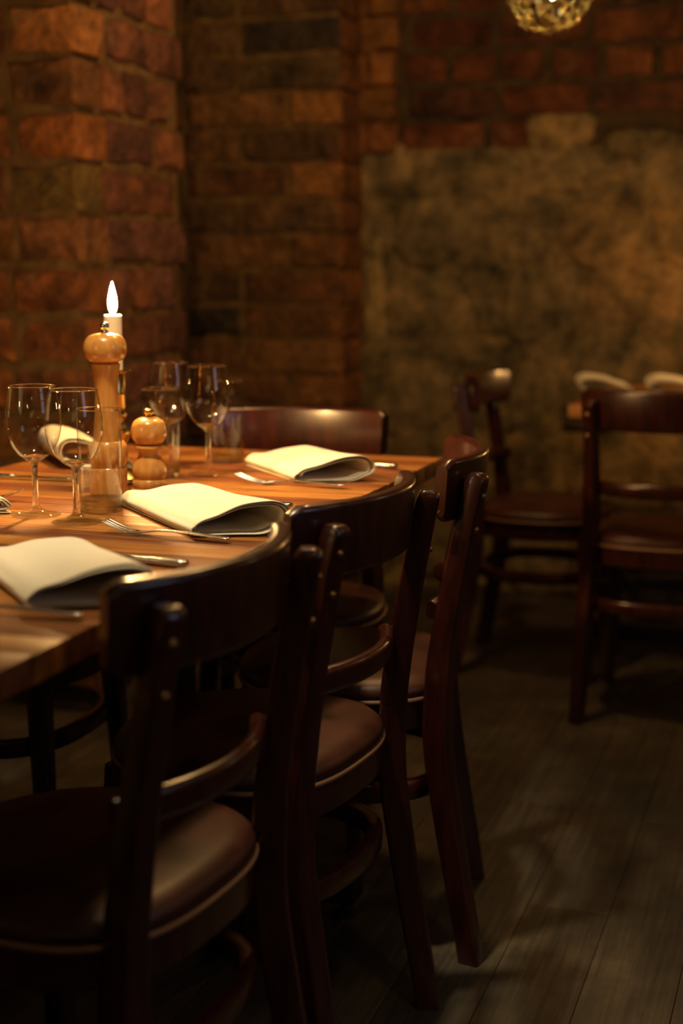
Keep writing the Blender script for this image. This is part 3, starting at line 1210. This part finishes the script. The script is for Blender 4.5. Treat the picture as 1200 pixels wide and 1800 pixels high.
tc_.location = (-0.2165, 2.678, 0.7504)


# ---------------------------------------------------------------- pepper mills
mill = thing('pepper_mill', 'tall turned beechwood pepper mill with a ball head, before the candle', 'pepper mill', (-0.3785, 2.290, 0.7502))
s = 1.0
mk('body', *lathe([(0, 0.0), (0.0295, 0.0)] + smooth_prof([(0.0305, 0.002), (0.0305, 0.030), (0.0298, 0.042), (0.0288, 0.0455)], 4)
   + smooth_prof([(0.0270, 0.0470), (0.0305, 0.055), (0.0325, 0.068), (0.0310, 0.080), (0.0262, 0.0880)], 5)
   + smooth_prof([(0.0235, 0.0890), (0.0222, 0.105), (0.0198, 0.135), (0.0186, 0.160), (0.0192, 0.182), (0.0214, 0.202), (0.0232, 0.2125)], 5) + [(0.0200, 0.2145), (0, 0.2145)], 48), M['beech'], mill, 'auto')
hd = mk('head', *lathe([(0, 0.2147), (0.0200, 0.2147)] + smooth_prof([(0.0225, 0.2165), (0.0310, 0.223), (0.0348, 0.2350), (0.0330, 0.2480), (0.0255, 0.2575), (0.0120, 0.2615), (0.0, 0.2620)], 5), 48), M['beech'], mill, 'auto')
mk('knob', *lathe([(0, 0.2615), (0.0062, 0.2615), (0.0066, 0.2640), (0.0045, 0.2655), (0.0042, 0.2672)] + smooth_prof([(0.0050, 0.2680), (0.0072, 0.2715), (0.0068, 0.2765), (0.0035, 0.2795), (0, 0.2800)], 4), 24), M['steel'], mill)

sm = thing('pepper_mill', 'small waisted beechwood mill with a round head and brass knob', 'pepper mill', (-0.3145, 2.312, 0.7502))
mk('body', *lathe([(0, 0.0), (0.0302, 0.0)] + smooth_prof([(0.0308, 0.001), (0.0310, 0.005), (0.0290, 0.0085)], 3) + smooth_prof([(0.0272, 0.0095), (0.0286, 0.0120), (0.0288, 0.0180), (0.0270, 0.0225)], 4)
   + smooth_prof([(0.0245, 0.0240), (0.0272, 0.030), (0.0276, 0.039), (0.0240, 0.050), (0.0190, 0.060), (0.0180, 0.066), (0.0200, 0.0705)], 4)
   + smooth_prof([(0.0232, 0.0720), (0.0246, 0.0755), (0.0236, 0.0790)], 4) + [(0.0180, 0.0800), (0, 0.0800)], 48), M['beech'], sm, 'auto')
mk('head', *lathe([(0, 0.0803), (0.0180, 0.0803)] + smooth_prof([(0.0220, 0.0825), (0.0280, 0.0920), (0.0293, 0.1020), (0.0262, 0.1150), (0.0170, 0.1230), (0.0070, 0.1252), (0, 0.1253)], 5), 48), M['beech'], sm, 'auto')
mk('knob', *lathe([(0, 0.1245), (0.0052, 0.1245), (0.0048, 0.1290), (0.0080, 0.1310), (0.0086, 0.1335), (0.0078, 0.1365), (0.0050, 0.1385), (0, 0.1390)], 24), M['brass'], sm)

# ---------------------------------------------------------------- candlestick and candle
cx, cy = -0.3880, 2.435
cs = thing('candlestick', 'turned brass candlestick standing behind the tall pepper mill', 'candlestick', (cx, cy, 0.7502))
mk('base', *lathe([(0, 0.0), (0.046, 0.0), (0.048, 0.003), (0.047, 0.007)] + smooth_prof([(0.043, 0.010), (0.030, 0.018), (0.015, 0.026), (0.0105, 0.034)], 4) + [(0, 0.034)], 40), M['brass'], cs)
mk('stem', *lathe([(0, 0.033), (0.0105, 0.033)] + smooth_prof([(0.010, 0.036), (0.0125, 0.050), (0.0235, 0.078), (0.0250, 0.090), (0.0180, 0.099), (0.0135, 0.106), (0.0190, 0.113), (0.0200, 0.119), (0.0150, 0.126)], 4) + [(0, 0.126)], 40), M['brass'], cs)
mk('socket', *lathe([(0, 0.1255), (0.0165, 0.1255), (0.0185, 0.129), (0.0185, 0.150), (0.0196, 0.152), (0.0185, 0.154), (0.0185, 0.186), (0.022, 0.189), (0.0300, 0.1915), (0.0300, 0.1935), (0.0165, 0.1935), (0.0160, 0.170), (0, 0.170)], 40), M['brass'], cs, 'auto')
cd = thing('candle', 'lit ivory candle burning in the brass candlestick', 'candle', (cx, cy, 0.9208))
mk('wax', *lathe([(0, 0.0), (0.0138, 0.0), (0.0150, 0.020), (0.0150, 0.110), (0.0146, 0.1145), (0.0130, 0.1150), (0.0085, 0.1115), (0, 0.1105)], 32), M['wax'], cd, 'auto')
mk('wick', *lathe([(0, 0.109), (0.0013, 0.109), (0.0012, 0.1235), (0, 0.1245)], 10), M['wick'], cd)
mk('flame', *lathe(smooth_prof([(0.0, 0.1165), (0.0044, 0.1205), (0.0074, 0.130), (0.0070, 0.142), (0.0042, 0.156), (0.0016, 0.166), (0.0, 0.171)], 4), 24), M['flame'], cd)
# ---------------------------------------------------------------- pendant over the aisle
px_, py_, pz_ = 0.476, 3.40, 1.745
pl = thing('pendant_lamp', 'globe pendant lamp of small amber discs with a bright bulb, cut by the frame', 'lamp', (px_, py_, pz_))
v, f = [], []
nd = 190
for i in range(nd):
    y = 1 - 2 * (i + 0.5) / nd
    a = i * 2.39996 + rnd.uniform(-.1, .1)
    rr = math.sqrt(1 - y * y)
    n_ = Vector((rr * math.cos(a), rr * math.sin(a), y))
    if n_.z > 0.93:
        continue
    q = (n_ + Vector((rnd.uniform(-.35, .35), rnd.uniform(-.35, .35), rnd.uniform(-.35, .35)))).normalized().to_track_quat('Z', 'Y').to_matrix()
    rad = rnd.uniform(0.0085, 0.0125)
    b = len(v)
    c = n_ * (0.100 + rnd.uniform(-.004, .004))
    for zz in (-0.0007, 0.0007):
        for k in range(7):
            t = 2 * math.pi * k / 7
            v.append(c + q @ Vector((rad * math.cos(t), rad * math.sin(t), zz)))
    f.append(tuple(range(b, b + 7)))
    f.append(tuple(range(b + 7, b + 14)))
    for k in range(7):
        f.append((b + k, b + (k + 1) % 7, b + 7 + (k + 1) % 7, b + 7 + k))
tag(mk('disc_shade', v, f, M['bead'], pl, False), kind='stuff')
# wire cage that carries the discs
v, f = [], []
for k in range(6):
    ang = math.pi * k / 6
    ring = [(Vector((math.cos(ang) * math.sin(t), math.sin(ang) * math.sin(t), math.cos(t))) * 0.0975, Vector((math.cos(ang) * math.sin(t), math.sin(ang) * math.sin(t), math.cos(t))), Vector((-math.sin(ang), math.cos(ang), 0)))
            for t in [2 * math.pi * i / 40 for i in range(40)]]
    a, b = sweep(ring, [[(0.001, 0.001), (-0.001, 0.001), (-0.001, -0.001), (0.001, -0.001)]] * 40, True)
    f += [tuple(i + len(v) for i in q) for q in b]
    v += a
tag(mk('wire_cage', v, f, M['brass'], pl), kind='stuff')
mk('bulb', *lathe(smooth_prof([(0, -0.030), (0.010, -0.027), (0.016, -0.014), (0.016, 0.004), (0.011, 0.022), (0.010, 0.034)], 4) + [(0, 0.034)], 24), M['bulb'], pl)
mk('socket', *lathe([(0, 0.033), (0.013, 0.033), (0.014, 0.050), (0.014, 0.105), (0.006, 0.112), (0, 0.112)], 20), M['brass'], pl, 'auto')
mk('cord', *lathe([(0, 0.110), (0.003, 0.110), (0.003, 2.62 - pz_), (0, 2.62 - pz_)], 10), M['cord'], pl)
lamp('pendant_light', 'POINT', (px_, py_, pz_ - 0.055), 0.10, (1.0, 0.72, 0.30), 0.02)
